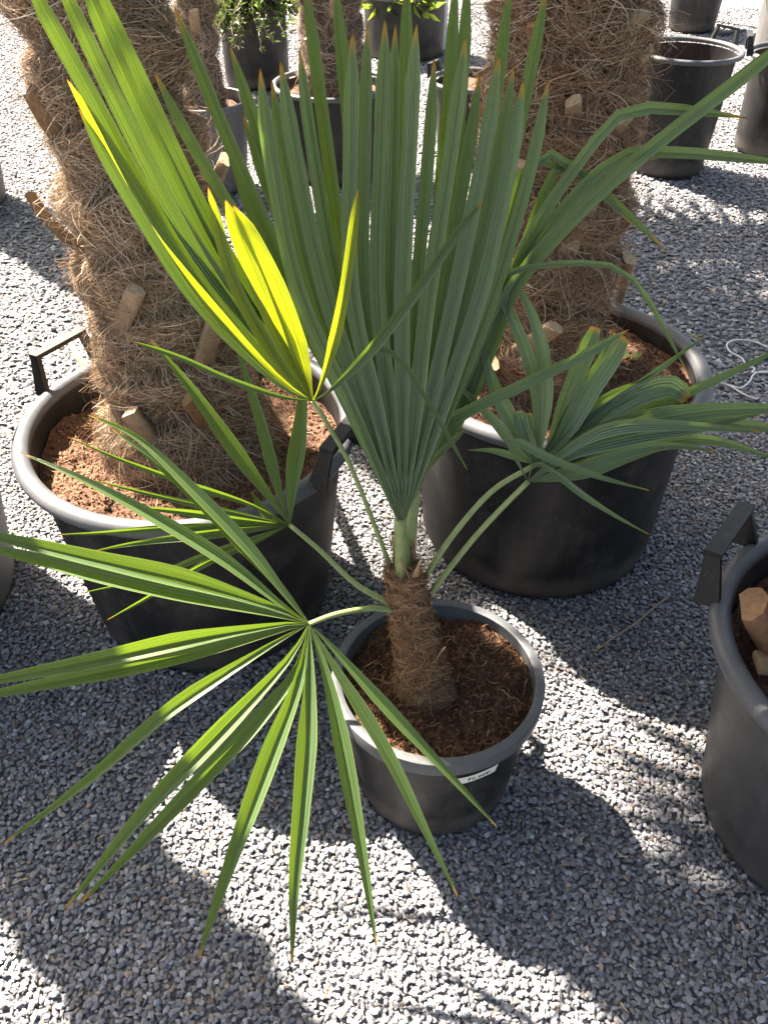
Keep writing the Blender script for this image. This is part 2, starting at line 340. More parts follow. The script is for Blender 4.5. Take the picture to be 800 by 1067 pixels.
def soil_disc(key, mat, label, ndet, bump=.012, chips=1200, fibres=500, cols=None, hole=None, trunkr=0):
    cx, cy, rb, rr, h, s_ = POTS[key]
    ri = rb+(rr-.03-rb)*(s_/h)-.004 if key != 'small' else rb+(rr-.010-rb)*(s_/h)-.004
    V = [(0, 0, s_)]; Fs = []; nr, na = ndet, ndet*3
    def hz(x, y):
        q = Vector((x*9+cx*3, y*9, 1.7)); z = noise.noise(q)*bump*1.1+noise.noise(q*3.1)*bump*.6+noise.noise(q*9)*bump*.35
        d = math.hypot(x, y); return s_+z-.010*(1-d/ri)**2 + .012*(d/ri-.8 if d/ri > .8 else 0)
    for i in range(1, nr+1):
        for j in range(na):
            a = 2*math.pi*j/na; r = ri*i/nr; x, y = r*math.cos(a), r*math.sin(a); V.append((x, y, hz(x, y)))
    Fs += [(0, 1+j, 1+(j+1) % na) for j in range(na)]
    Fs += [(1+(i-1)*na+j, 1+i*na+j, 1+i*na+(j+1) % na, 1+(i-1)*na+(j+1) % na) for i in range(1, nr) for j in range(na)]
    o = mk('potting_soil', V, Fs, mat); o.location = (cx, cy, 0); tag(o, label, 'soil', kind='stuff')
    rad = ri*np.sqrt(rng.random(chips))*.985; th = rng.uniform(0, 2*np.pi, chips)
    if chips:
        X, Y = rad*np.cos(th), rad*np.sin(th); Z = np.array([hz(a, b) for a, b in zip(X, Y)])
        nv = 6; Vv = OV[None]*rng.uniform(.5, 1.3, (chips, 6, 1))*np.stack([rng.uniform(.0018, .008, chips)**1.0, rng.uniform(.0015, .0045, chips), rng.uniform(.001, .003, chips)], 1)[:, None, :]
        az = rng.uniform(0, 6.28, chips); c, s = np.cos(az)[:, None], np.sin(az)[:, None]; Vv = np.stack([Vv[..., 0]*c-Vv[..., 1]*s, Vv[..., 0]*s+Vv[..., 1]*c, Vv[..., 2]+Vv[..., 0]*rng.normal(0, .35, chips)[:, None]], -1)
        Vv += np.stack([X, Y, Z+.0015], 1)[:, None]
        base = np.array(cols)[rng.integers(0, len(cols), chips)]*rng.uniform(.55, 1.5, (chips, 1))
        ch = mk('bark_chips', Vv.reshape(-1, 3), (OF[None]+(np.arange(chips)*6)[:, None, None]).reshape(-1, 3), SOILB, o, False, np.repeat(base[:, None], 6, 1).reshape(-1, 3)); ch['kind'] = 'stuff'
    if fibres:
        n = fibres; K = 6
        rad = ri*np.sqrt(rng.random(n))*.96; th = rng.uniform(0, 6.28, n); X, Y = rad*np.cos(th), rad*np.sin(th)
        hd = rng.uniform(0, 6.28, n); L = rng.uniform(.008, .045, n)/K; kap = rng.normal(0, .35, n)
        P = np.zeros((n, K, 3)); 
        for q in range(K):
            rr_ = np.minimum(1, ri*.97/np.maximum(1e-6, np.hypot(X, Y))); X *= rr_; Y *= rr_
            P[:, q, 0] = X; P[:, q, 1] = Y; P[:, q, 2] = [hz(a, b) for a, b in zip(X, Y)]
            P[:, q, 2] += .0025+rng.uniform(0, .004, n)*math.sin(q/(K-1)*math.pi)
            X = X+np.cos(hd)*L; Y = Y+np.sin(hd)*L; hd = hd+kap
        v_, f_ = ribbons(P, rng.uniform(.0005, .0011, n), np.broadcast_to(np.array([0, 0, 1.0]), P.shape))
        base = np.array([(.20, .12, .07), (.14, .075, .04), (.30, .20, .12)])[rng.integers(0, 3, n)]*rng.uniform(.6, 1.2, (n, 1))
        fb = mk('root_fibres', v_, f_, SOILB, o, True, np.repeat(base[:, None], K*2, 1).reshape(-1, 3)); fb['kind'] = 'stuff'
    return o
def ribbons(P, width, N):                         # P n,K,3 paths; flat strips lying across N
    n, K, _ = P.shape
    T = np.gradient(P, axis=1); T /= np.linalg.norm(T, axis=2, keepdims=True)+1e-9
    S = np.cross(T, N); S /= np.linalg.norm(S, axis=2, keepdims=True)+1e-9
    wd = np.asarray(width).reshape(-1, 1, 1)*np.concatenate([np.linspace(.8, 1, K//2), np.linspace(1, .35, K-K//2)])[None, :, None]
    V = np.stack([P-S*wd, P+S*wd], 2).reshape(-1, 3)
    b = (np.arange(n)*K*2)[:, None]; i = (np.arange(K-1)*2)[None]
    q = np.stack([b+i, b+i+1, b+i+3, b+i+2], -1).reshape(-1, 4)
    return V, q
# ------------------------------------------------------------------ fibrous palm trunks
def trunk_fn(base, top, r0, r1, flare, rip, seed):
    base = np.array(base, float); top = np.array(top, float); H = top[2]-base[2]
    def centre(z): 
        t = (z-base[2])/H; return base[0]+(top[0]-base[0])*t, base[1]+(top[1]-base[1])*t
    def rad(z, th):
        t = (z-base[2])/H
        return r0+(r1-r0)*t+flare*np.exp(-(z-base[2])/(.10 if r0 > .08 else .04)) + rip*np.sin(z*2*np.pi/(.16 if r0 > .08 else .05)+2*np.sin(th+seed)+seed) + rip*.7*np.sin(3*th+seed*2+z*9) + rip*2.8*((((z+.03*np.sin(2*th+seed))/(.115 if r0 > .08 else .04)) % 1.0)-.5)
    return base, top, H, centre, rad
def trunk(parent, spec, nh, hw, hl, cols, lift, updown=.5, core=CORE, zvis=None, name='trunk', hk=7):
    base, top, H, centre, rad = spec
    nz, na = max(12, int(H/.02)), 48; V = []
    for i in range(nz+1):
        z = base[2]-.02+(H+.02)*i/nz; cx, cy = centre(z)
        for j in range(na):
            a = 2*math.pi*j/na; r = rad(z, a)*(1+.05*noise.noise(Vector((math.cos(a)*3, math.sin(a)*3, z*14))))-lift*.2
            V.append((cx+r*math.cos(a), cy+r*math.sin(a), z))
    Fs = [(i*na+j, i*na+(j+1) % na, (i+1)*na+(j+1) % na, (i+1)*na+j) for i in range(nz) for j in range(na)]
    Fs.append(tuple(nz*na+j for j in range(na)))
    t = mk(name, V, Fs, core, parent)
    n = nh; K = hk; zmax = zvis or top[2]
    th = rng.uniform(0, 2*np.pi, n); z = base[2]+rng.random(n)**1.1*(zmax-base[2])
    ph_ = np.where(rng.random(n) < updown, np.where(rng.random(n) < .3, rng.normal(.05, .2, n), rng.normal(.52, .17, n)), rng.normal(1.25, .4, n))*np.where(rng.random(n) < .5, 1, -1)   # angle from level
    ph_ = np.where(rng.random(n) < .5, ph_, np.pi-ph_)
    L = hl*rng.uniform(.35, 1.25, n)/K; loose = rng.random(n) < .12; kap = np.where(loose, rng.normal(0, .20, n), rng.normal(0, .10, n)); amp = np.where(loose, lift*rng.random(n), lift*.22*rng.random(n)); bias = rng.uniform(.2, 1, n)
    P = np.zeros((n, K, 3)); N = np.zeros((n, K, 3))
    for q in range(K):
        zc = np.clip(z, base[2]-.005, None); r = rad(zc, th); s = q/(K-1)
        r = r+.001+amp*np.sin(np.pi*np.clip(s*bias+.05, 0, 1))
        cx, cy = centre(zc)
        P[:, q] = np.stack([cx+r*np.cos(th), cy+r*np.sin(th), zc], 1); N[:, q] = np.stack([np.cos(th), np.sin(th), 0*th], 1)
        th = th+np.cos(ph_)*L/r; z = z+np.sin(ph_)*L-.15*L*s; ph_ = ph_+kap
    v_, f_ = ribbons(P, hw*rng.uniform(.5, 1.3, n), N)
    cc = np.array(cols)[rng.integers(0, len(cols), n)]*rng.uniform(.6, 1.3, (n, 1))
    hobj = mk('fibre', v_, f_, HAIR, t if name == 'trunk' else parent, True, np.repeat(cc[:, None], K*2, 1).reshape(-1, 3)); hobj['kind'] = 'stuff'
    return t
def stub(parent, p0, p1, w0, w1, th, bow=0, colr=((.30, .20, .11), (.50, .38, .24)), out=None):
    """cut leaf base: strip from p0 to p1, w wide, th thick; pale end cut"""
    p0, p1 = Vector(p0), Vector(p1); ax = (p1-p0); out = Vector(out).normalized()
    side = ax.cross(out).normalized(); nor = side.cross(ax).normalized(); V = []; C = []; n = 7; kk = 8
    for i in range(n):
        t = i/(n-1); c = p0+ax*t+nor*(bow*math.sin(math.pi*t))+nor*(bow*1.2*t*t); ww = w0+(w1-w0)*t; tt = th*(1.1-.25*t)
        for j in range(kk):
            a = 2*math.pi*j/kk; x = math.copysign(abs(math.cos(a))**.6, math.cos(a)); y = math.copysign(abs(math.sin(a))**.6, math.sin(a))
            jx = random.uniform(.94, 1.06)
            skew = (.012*math.cos(a)*.6 if i == n-1 else 0)
            V.append(c+side*(x*ww*.5*jx)+nor*(y*tt*.5*jx+.18*tt*x*x)+ax.normalized()*skew)
            C.append([colr[0][m]*(1-.55*t)+colr[1][m]*.55*t for m in range(3)])
    Fs = [(i*kk+j, i*kk+(j+1) % kk, (i+1)*kk+(j+1) % kk, (i+1)*kk+j) for i in range(n-1) for j in range(kk)]
    b = len(V)
    for j in range(kk): V.append(V[(n-1)*kk+j].copy()); C.append(colr[1])
    Fs.append(tuple(b+j for j in range(kk)))
    return mk('leaf_stub', V, Fs, STUB, parent, True, np.array(C))
def stub_at(parent, spec, ang, z, tilt, ln, w0, w1, th, bow=.0, colr=((.30, .20, .11), (.50, .38, .24)), sideways=0):
    base, top, H, centre, rad = spec; a = R(ang); cx, cy = centre(z); r = float(rad(z, a))-.012
    e = Vector((math.cos(a), math.sin(a), 0)); et = Vector((-math.sin(a), math.cos(a), 0)); p0 = Vector((cx, cy, z))+e*r
    d = (e*math.sin(R(tilt))+Vector((0, 0, 1))*math.cos(R(tilt))+et*sideways).normalized()
    return stub(parent, p0-d*.02, p0+d*ln, w0, w1, th, bow, colr, e)
def stub_px(parent, spec, b, t_, lift, w0, w1, th, bow=0, colr=((.30, .20, .11), (.50, .38, .24)), sink=.012):
    base, top, H, centre, rad = spec; loc = Vector(parent.location)
    def hit(px, py):
        best = None
        for d in np.arange(.9, 3.2, .004):
            q = unp(px, py, float(d))-loc; cx, cy = centre(q.z); r = math.hypot(q.x-cx, q.y-cy); e = r-float(rad(q.z, math.atan2(q.y-cy, q.x-cx)))
            if best is None or e < best[0]: best = (e, q, d, Vector((q.x-cx, q.y-cy, 0)))
            if e <= 0: break
        return best
    e0, p0, d0, o0 = hit(*b); e1, p1, d1, o1 = hit(*t_)
    if e1 > .03: p1 = unp(t_[0], t_[1], d0)-loc
    o0 = o0.normalized(); v = (p1-Vector((0, 0, 0))); view = (Vector((0, 0, CAMH))-loc-p1).normalized()
    return stub(parent, p0-o0*sink, p1+view*lift, w0, w1, th, bow, colr, o0)
def crown(parent, c, n, seed, size=.62, pet=.45, zlo=-35, zhi=75, shade_fronds=()):
    rd = random.Random(seed); c = Vector(c)
    for i in range(n+len(shade_fronds)):
        az = i*2.39996+rd.uniform(-.25, .25); el = R(zhi-(zhi-zlo)*(i+.5)/max(n, 1))
        if i >= n: az, el = R(shade_fronds[i-n][0]), R(shade_fronds[i-n][1])
        d = Vector((math.cos(az)*math.cos(el), math.sin(az)*math.cos(el), math.sin(el))); sd = Vector((-math.sin(az), math.cos(az), 0)); up = sd.cross(d)*-1
        ps = shade_fronds[i-n][2] if i >= n and len(shade_fronds[i-n]) > 2 else 1
        m = MB(); h = c+d*pet*ps*rd.uniform(.8, 1.15)-Vector((0, 0, .05)); m.tube([c, (c+h)/2+Vector((0, 0, .02)), h], [.013, .010, .008], 6)
        ns = 24
        for s in range(ns):
            an = R(-115+230*s/(ns-1)); dd = (d*math.cos(an)+sd*math.sin(an)).normalized(); ss = (-d*math.sin(an)+sd*math.cos(an)); L = size*(1-.25*abs(an)/2)*rd.uniform(.9, 1.08)
            nn = dd.cross(ss).normalized(); wv = .029 if n == 0 else .023
            pts = [(0, .002), (.4, 1), (.72, .8), (1.0, .06)]; V = []
            for t, ww in pts:
                p = h+dd*(L*t)-Vector((0, 0, 1))*(.16*size*t*t)
                V += [p-ss*wv*ww+nn*.008*ww, p, p+ss*wv*ww+nn*.008*ww]
            m.add(V, [(q*3+a, q*3+a+1, q*3+a+4, q*3+a+3) for q in range(3) for a in (0, 1)])
        uv = [(.25, .5)]*len(m.v); mk('frond', m.v, m.f, LEAF, parent, True, None, uv)
FIB = [(.42, .285, .18), (.50, .37, .25), (.31, .195, .115), (.20, .12, .07), (.58, .47, .36)]
FIBR = [(.36, .22, .135), (.42, .28, .18), (.26, .15, .09), (.18, .10, .06), (.54, .42, .31)]
PALE = ((.22, .14, .08), (.43, .31, .20)); DARKST = ((.16, .085, .042), (.30, .17, .085))

G_BIG = 'large black tubs with mature palms'
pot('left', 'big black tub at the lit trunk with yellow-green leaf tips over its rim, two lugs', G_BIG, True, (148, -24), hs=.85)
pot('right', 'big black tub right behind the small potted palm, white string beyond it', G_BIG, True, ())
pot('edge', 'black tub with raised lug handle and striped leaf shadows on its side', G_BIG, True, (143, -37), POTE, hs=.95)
pot('corner', 'grey dusty tub whose foot edges in beside the tub with the lit trunk', G_BIG, True, (), POTG, POTG)
BRN = [(.095, .045, .025), (.055, .026, .015), (.14, .072, .04), (.07, .034, .02), (.05, .024, .014)]; RED = [(.15, .072, .042), (.10, .048, .028), (.22, .125, .08)]
soil_disc('left', SOIL_R, 'reddish bark soil in the big tub with the sunlit trunk', 34, .016, 5000, 1500, RED)
soil_disc('right', SOIL_R, 'reddish brown bark soil in the tub behind the small palm', 34, .014, 4500, 1200, RED)
soil_disc('edge', SOIL_R, 'brown soil dappled with sun in the tub with raised lug handle', 26, .016, 2500, 600, RED)
soil_disc('corner', SOIL_R, 'brown soil in the dusty grey tub', 12, .01, 0, 0, RED)

# mature palm in the left tub
p = empty('fan_palm', (-.42, 1.585, .41)); tag(p, 'mature fan palm with shaggy fibrous trunk and curled orange leaf stub, sunlit on one flank', 'palm tree', 'mature fan palms')
spL = trunk_fn((0, 0, 0), (-.115, .02, 2.25), .128, .095, .082, .010, .6)
trunk(p, spL, 27000, .00064, .13, FIB, .05, .66, zvis=1.25)
for a in [((122, 347), (143, 302), .045, .040, .036, .026, 0, PALE), ((84, 262), (40, 198), .0, .010, .008, .022, .014, DARKST), ((62, 150), (34, 92), .01, .045, .034, .014, .006, DARKST), ((186, 208), (192, 158), .03, .036, .026, .014, 0, DARKST),
          ((214, 382), (224, 328), .03, .046, .036, .022, 0, PALE), ((158, 412), (106, 386), .03, .060, .050, .018, 0, PALE), ((152, 458), (136, 428), .05, .046, .04, .026, 0, PALE), ((222, 446), (198, 412), .04, .050, .044, .024, 0, DARKST),
          ((96, 392), (74, 352), .02, .030, .018, .006, .01, PALE), ((98, 420), (80, 398), .03, .045, .04, .008, 0, PALE), ((255, 400), (262, 352), .03, .044, .034, .02, 0, DARKST), ((120, 160), (108, 118), .015, .04, .03, .014, 0, DARKST)]: stub_px(p, spL, *a)
for a in [(60, .3, 30, .1, .05, .04, .02, 0, PALE), (110, .6, 30, .1, .05, .04, .02, 0, PALE), (20, .5, 30, .1, .05, .04, .02, 0, PALE)]: stub_at(p, spL, *a)
crown(p, (-.12, .02, 2.28), 0, 3, shade_fronds=((118, 10, 2.0), (124, 26, 1.5), (112, 22, 1.2), (109, 10, 2.9), (98, 16, 2.5), (112, 42), (205, 22, .9), (116, 36), (78, 10), (50, 22), (20, 8), (-12, 24), (-42, 14), (-74, 20), (-104, 24), (60, 58), (-30, 64), (100, 70), (-120, 62)))  # out-of-view fronds, added, aimed and lengthened to throw shade on chosen spots
# mature palm in the tub behind
p = empty('fan_palm', (.350, 1.83, .43)); tag(p, 'mature fan palm with brown matted trunk and long hanging fibres, behind the small palm', 'palm tree', 'mature fan palms')
spR = trunk_fn((0, 0, 0), (.0, .0, 2.1), .140, .152, .055, .009, 2.2)
trunk(p, spR, 25000, .00064, .14, FIBR, .055, .66, zvis=1.15)
GRST = ((.30, .21, .14), (.44, .33, .23))
for a in [((586, 276), (618, 205), .03, .044, .030, .020, 0, GRST), ((640, 328), (655, 270), .03, .034, .030, .022, 0, GRST), ((540, 368), (580, 337), .045, .046, .036, .030, .008, PALE), ((484, 392), (514, 376), .05, .050, .045, .026, 0, PALE),
          ((598, 122), (597, 104), .03, .034, .030, .022, 0, PALE), ((640, 140), (650, 122), .02, .034, .030, .022, 0, PALE), ((662, 75), (672, 55), .015, .034, .030, .022, 0, PALE), ((537, 185), (543, 170), .03, .03, .028, .02, 0, PALE), ((655, 35), (668, 12), .015, .034, .030, .022, 0, PALE), ((560, 60), (556, 25), .02, .044, .032, .016, 0, DARKST)]: stub_px(p, spR, *a)
for a in [(60, .3, 30, .1, .05, .04, .02, 0, PALE), (150, .5, 30, .1, .05, .04, .02, 0, PALE)]: stub_at(p, spR, *a)
crown(p, (0, 0, 2.13), 13, 5, zlo=-5)
# palm in the tub at the right edge
p = empty('fan_palm', (.81, .97, .385)); tag(p, 'palm with broad orange brown leaf bases in the tub with striped shadows', 'palm tree', 'mature fan palms')
spE = trunk_fn((0, 0, 0), (.02, .02, 2.0), .13, .13, .045, .01, 1.1)
trunk(p, spE, 3500, .0009, .12, FIBR, .03, .6, zvis=1.0)
for a in [(170, .04, 38, .10, .115, .085, .055, .0, ((.24, .12, .06), (.30, .165, .09))), (188, .03, 70, .06, .06, .05, .02, .0, PALE), (150, .12, 40, .1, .08, .06, .03, .0, DARKST), (215, .1, 45, .10, .08, .06, .03, 0, DARKST)]: stub_at(p, spE, *a)
crown(p, (.02, .02, 2.02), 10, 8, zlo=0)
# palm in the corner tub
p = empty('fan_palm', (-1.24, 1.51, .51)); tag(p, 'palm standing in the dusty grey tub beside the sunlit trunk', 'palm tree', 'mature fan palms')
spC = trunk_fn((0, 0, 0), (-.05, .05, 3.7), .14, .13, .045, .01, 1.9)
trunk(p, spC, 1500, .0010, .12, FIB, .03, .6, zvis=1.0)
crown(p, (-.05, .05, 3.73), 12, 11, zlo=0)

# ------------------------------------------------------------------ the small potted palm
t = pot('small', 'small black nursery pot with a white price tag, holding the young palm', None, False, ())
soil_disc('small', SOIL_D, 'dark brown fibrous peat in the small pot around the thin trunk', 48, .017, 5200, 190, BRN)
# price tag, wrapped on the wall below the rim
cx, cy, rb, rr, h, s_ = POTS['small']
def on_wall(u, v, lift):                          # u metres round the wall from the tag's middle, v metres above the tag's middle
    z = .231+v; r = rb+(rr-.010-rb)*z/h+lift; a = R(-69)+u/r
    return (r*math.cos(a), r*math.sin(a), z)
tw, thh = .036, .0105; m = MB(); nn = 12
edge_t = [random.uniform(-.0012, .0012) for _ in range(nn+1)]
V = [on_wall(-tw+2*tw*i/nn+(.004 if i == nn else 0)*s_, (thh if s_ else -thh)+edge_t[i]*.6+.0035*(i/nn-.5), .0016) for i in range(nn+1) for s_ in (0, 1)]
tagp = mk('price_tag', V, [(2*i, 2*i+2, 2*i+3, 2*i+1) for i in range(nn)], PAPER, t)
tagp['label'] = 'white paper price tag with handwritten price'
GL = {'4': [[(.5, 1), (.1, .4), (.85, .45)], [(.7, .8), (.45, -.05)]], '0': [[(.5, .75), (.2, .55), (.15, .2), (.4, 0), (.7, .2), (.75, .55), (.5, .75)]], ',': [[(.4, .1), (.25, -.2)]],
      'e': [[(.9, .75), (.5, .8), (.2, .4), (.45, 0), (.85, .1)], [(.05, .5), (.7, .52)], [(.05, .32), (.65, .34)]], '-': [[(.1, .35), (.8, .4)]]}
m = MB(); u = -.019
for ch in '40,00e-':
    g = .0072 if ch not in ',-' else .0048
    for st in GL[ch]:
        pts = [on_wall(u+x*g*.8+y*.002, -.004+y*.0095+.0035*(u/.07), .0022) for x, y in st]
        for a, b in zip(pts[:-1], pts[1:]): m.tube([a, b], .00055, 4)
    u += g
m.build('handwriting', INK, tagp)

T0 = onz(441, 716, .262); T1 = unp(421, 592, 1.375)
p = empty('fan_palm', T0); palm = p
tag(p, 'young fan palm with thin fibrous trunk and spreading pleated fans in the small pot', 'palm tree')
dT = T1-T0
spS = trunk_fn((0, 0, 0), (dT.x, dT.y, dT.z), .041, .027, .020, .0030, .4)
trunk(p, spS, 5200, .00055, .07, [(.34, .20, .11), (.42, .27, .16), (.24, .125, .065), (.17, .085, .045)], .010, .72, m_plain('small_trunk_core', (.10, .050, .026), (.24, .135, .075), 90, .95, .004))
HUSK = ((.26, .15, .08), (.44, .29, .16))
for ang, z, tl, ln, w0 in [(-60, dT.z-.02, 16, .055, .022), (-110, dT.z-.015, 14, .045, .02), (-25, dT.z-.03, 20, .05, .02), (-150, dT.z-.04, 25, .045, .018), (60, dT.z-.02, 15, .05, .02), (120, dT.z-.02, 20, .05, .02),
                           (-80, .12, 9, .05, .03), (-130, .07, 10, .05, .03), (-50, .19, 10, .05, .028), (-100, .27, 12, .05, .026), (-35, .10, 22, .045, .022), (-95, .035, 12, .035, .02), (-140, .17, 14, .04, .018), (-70, .22, 10, .035, .018), (-10, .2, 12, .035, .018)]:
    stub_at(p, spS, ang, z, tl, ln*1.15, w0*1.25, .003, .004, 0, HUSK)
inv = Vector(p.location)

def leaf(hub, gx, gy, sag, segs, petiole, mat=LEAF, fold=.42, prad=(.0062, .0045), seed=0, dprof='n'):
    """hub (px, py, depth); gx, gy: depth gradient of the leaf plane per 100 px; petiole: list of (px, py, depth) from the trunk out"""
    hx, hy, hd = hub; rd = random.Random(seed)
    m = MB(); pp = crom([list(unp(*q)-inv) for q in petiole], 14)
    n = len(pp); m.tube([Vector(a) for a in pp], [prad[0]+(prad[1]-prad[0])*i/(n-1) for i in range(n)], 8, True, .7)
    fr = m.build('frond', PETIOLE, p)
    o0 = unp(*hub); ex = unp(hx+60, hy, hd+gx*.6)-o0; ey = unp(hx, hy-60, hd-gy*.6)-o0
    nrm = ex.cross(ey).normalized()
    if nrm.dot(Vector((0, 0, CAMH))-o0) < 0: nrm = -nrm
    for si, sg in enumerate(segs):
        wpx, pts = sg[0], sg[1]; dof = sg[2] if len(sg) > 2 else 0.0; prof = sg[3] if len(sg) > 3 else dprof
        N = 18; q = crom([(hx, hy)]+list(pts), N)
        P3 = []; lay = rd.uniform(-.006, .006)
        for i, (a, b) in enumerate(q):
            t = i/(N-1); d = hd+gx*(a-hx)/100+gy*(b-hy)/100+sag*t*t+(dof+lay)*min(1, t*2)
            P3.append(unp(a, b, d)-inv)
        W = wpx*hd/FPX*.5; V = []; UV = []
        roll = rd.uniform(-.22, .22)
        for i in range(N):
            t = i/(N-1); T = (P3[min(i+1, N-1)]-P3[max(i-1, 0)]).normalized()
            S = T.cross(nrm).normalized(); Nn = S.cross(T).normalized()
            S2 = S*math.cos(roll*t)+Nn*math.sin(roll*t); N2 = Nn*math.cos(roll*t)-S*math.sin(roll*t)
            if prof == 'd':
                wv = .42+.58*(t/.28) if t < .28 else 1-.22*(t-.28)/.72
                if t > .88: wv *= 1-((t-.88)/.12)**1.5*.92
            elif prof == 's':
                wv = (t/.30)**.8 if t < .30 else 1.0
                if t > .30: wv = 1-.30*(t-.30)/.7
                if t > .86: wv *= 1-((t-.86)/.14)**1.6*.92
            else:
                wv = (t/.34)**.85 if t < .34 else 1.0
                if t > .42:
                    e = (t-.42)/.58; wv = (1-.9*e**1.35) if prof == 'n' else (1-e**7*.5)
            wv = max(wv, .05 if prof != 'b' else .3)*(1+.03*math.sin(t*17+si*3))
            hw = W*wv; fo = hw*fold*(1-.25*t)
            V += [P3[i]-S2*hw+N2*fo, P3[i]-S2*hw*.5+N2*fo*.46, P3[i], P3[i], P3[i]+S2*hw*.5+N2*fo*.46, P3[i]+S2*hw+N2*fo]
            UV += [(u_, t) for u_ in (0, .25, .49, .51, .75, 1)]
        Fs = [(i*6+j, i*6+j+1, i*6+6+j+1, i*6+6+j) for i in range(N-1) for j in (0, 1, 3, 4)]
        mk('leaf_segment', V, Fs, sg[4] if len(sg) > 4 else mat, fr, True, None, UV)
    return fr
# upright central fan (D) and the taller one behind it (G)
def upright(u, tip, x530, x420, x300, wpx, off=0.0):
    a = [(418+x530*u, 505), (x420[0]+x420[1]*u, 420), (x300[0]+x300[1]*u, 300)]
    return (wpx, a+[((a[-1][0]*.45+tip[0]*.55)+4*u, 300*.45+tip[1]*.55), tip], off)
dt = [(271,71),(283,83),(292,63),(312,50),(367,33),(383,24),(401,20),(412,25),(434,25),(452,60),(485,39),(500,75),(520,57),(535,67),(545,82),(571,82)]
us = np.linspace(-1, 1, len(dt))
D = [upright(u, tp, 16, (416, 52), (413, 102), [15.5, 13.5][i % 2], (.008 if i % 2 else -.004)) for i, (u, tp) in enumerate(zip(us, dt))]
gt = [(160,73),(182,7),(239,154),(253,117),(239,46),(317,-25),(349,-25),(395,60),(424,-30),(475,-30),(487,-32),(532,-22),(570,-16)]
ug = [-1.05,-.93,-.98,-.8,-.7,-.42,-.25,-.05,.1,.38,.5,.68,.85]
G = [upright(u, tp, 16, (416, 50), (408, 108), 13.5, 0) for u, tp in zip(ug, gt)]
leaf((418, 545, 1.345), 0, .047, 0, G, [(424, 600, 1.40), (421, 570, 1.37), (418, 545, 1.345)], LEAF, .95, (.012, .011), 2, 'd')
leaf((417, 541, 1.300), 0, .058, 0, D, [(418, 600, 1.372), (417, 570, 1.34), (417, 541, 1.300)], LEAFB, 1.0, (.0135, .0135), 1, 'd')
# lower left fan over the gravel (A)
A = [(12.9, [(340,668),(400,735),(470,810),(518,862)]), (14.6, [(345,690),(400,780),(440,860),(477,935)]), (17.2, [(343,715),(365,820),(380,905),(392,985)]),
     (20.6, [(322,720),(314,830),(306,920),(304,1003)]), (20.6, [(311,710),(280,790),(240,900),(206,1001)]), (18.9, [(305,705),(232,788),(166,858),(83,942)]), (18.9, [(298,690),(220,772),(148,848),(68,948)], -.006),
     (14.6, [(270,680),(180,738),(90,815),(3,880)]), (18.1, [(300,655),(200,680),(100,702),(0,722),(-70,740)]), (18.1, [(300,650),(200,666),(100,688),(0,708),(-75,722)], -.006),
     (20.6, [(285,640),(200,621),(100,599),(0,574),(-75,560)]), (20.6, [(285,633),(200,606),(100,583),(0,560),(-70,545)], -.006),
     (15.5, [(290,628),(230,582),(150,534),(80,497),(22,472)]), (14.6, [(303,625),(266,583),(213,528),(158,478),(116,446)]), (14.6, [(299,622),(260,572),(203,512),(143,456),(92,432)], -.006)]
leaf((322, 650, 1.335), .024, -.036, .02, A, [(410, 636, 1.42), (385, 634, 1.40), (350, 640, 1.36), (322, 650, 1.335)], LEAFY, .9, (.0058, .0042), 3)
# left fan in front of the tub (B)
Bs = [(16.0, [(280,515),(240,460),(200,405),(158,355)]), (12.8, [(292,515),(275,450),(258,395),(244,355)], .01), (17.6, [(305,505),(312,455),(316,410),(318,372)], .02), (7.2, [(260,525),(200,505),(130,480),(70,455)]), (7.2, [(250,535),(180,520),(95,500)]),
      (8.8, [(250,548),(170,550),(110,555),(62,557)]), (9.6, [(250,553),(180,561),(130,568),(100,574)]), (8.0, [(260,562),(210,580),(150,603),(85,618)]), (8.0, [(262,566),(215,586),(160,619),(112,646)]), (11.2, [(285,540),(272,528),(262,512)], .02), (9.6, [(250,541),(190,533),(130,527)], .01)]
leaf((302, 547, 1.46), -.01, .035, 0, Bs, [(408, 630, 1.435), (370, 608, 1.44), (335, 575, 1.45), (302, 547, 1.46)], LEAFY, .9, (.0058, .0042), 4)
# upper left fan with segments coloured for a backlit glow (C)
C = [(12.6, [(285,395),(205,312),(142,218),(82,112)]), (13.4, [(285,388),(207,298),(147,200),(70,82)], -.004, 's', LEAFGLOW), (17.6, [(285,378),(225,300),(162,220),(100,105),(42,0),(18,-45)]), (16.8, [(292,376),(238,305),(182,222),(122,105),(72,0),(52,-45)]), (16.0, [(298,372),(250,305),(202,225),(140,100),(96,0),(78,-45)]),
     (14.3, [(304,372),(260,305),(216,228),(155,100),(108,0),(92,-40)], .006), (13.4, [(300,392),(272,348),(240,285),(217,195)], -.015, 's', LEAFGLOW), (20.2, [(308,380),(282,325),(258,268),(235,208)], -.02, 's', LEAFGLOW), (19.3, [(315,376),(300,330),(277,275),(243,214)], -.016, 's', LEAFGLOW), (11.8, [(336,395),(351,340),(362,280),(373,197)], -.02, 's', LEAFGLOW),
     (12.6, [(345,405),(390,358),(440,292),(475,242),(504,207)], -.03), (6.7, [(290,412),(240,395),(190,373),(140,356)], -.01), (5.9, [(350,402),(372,375),(395,362),(420,378),(450,425),(487,490)], -.01)]
leaf((326, 418, 1.125), .025, .060, 0, C, [(408, 596, 1.385), (395, 560, 1.345), (365, 485, 1.235), (340, 440, 1.155), (326, 418, 1.125)], LEAFC, 1.0, (.0056, .0042), 5, 's')
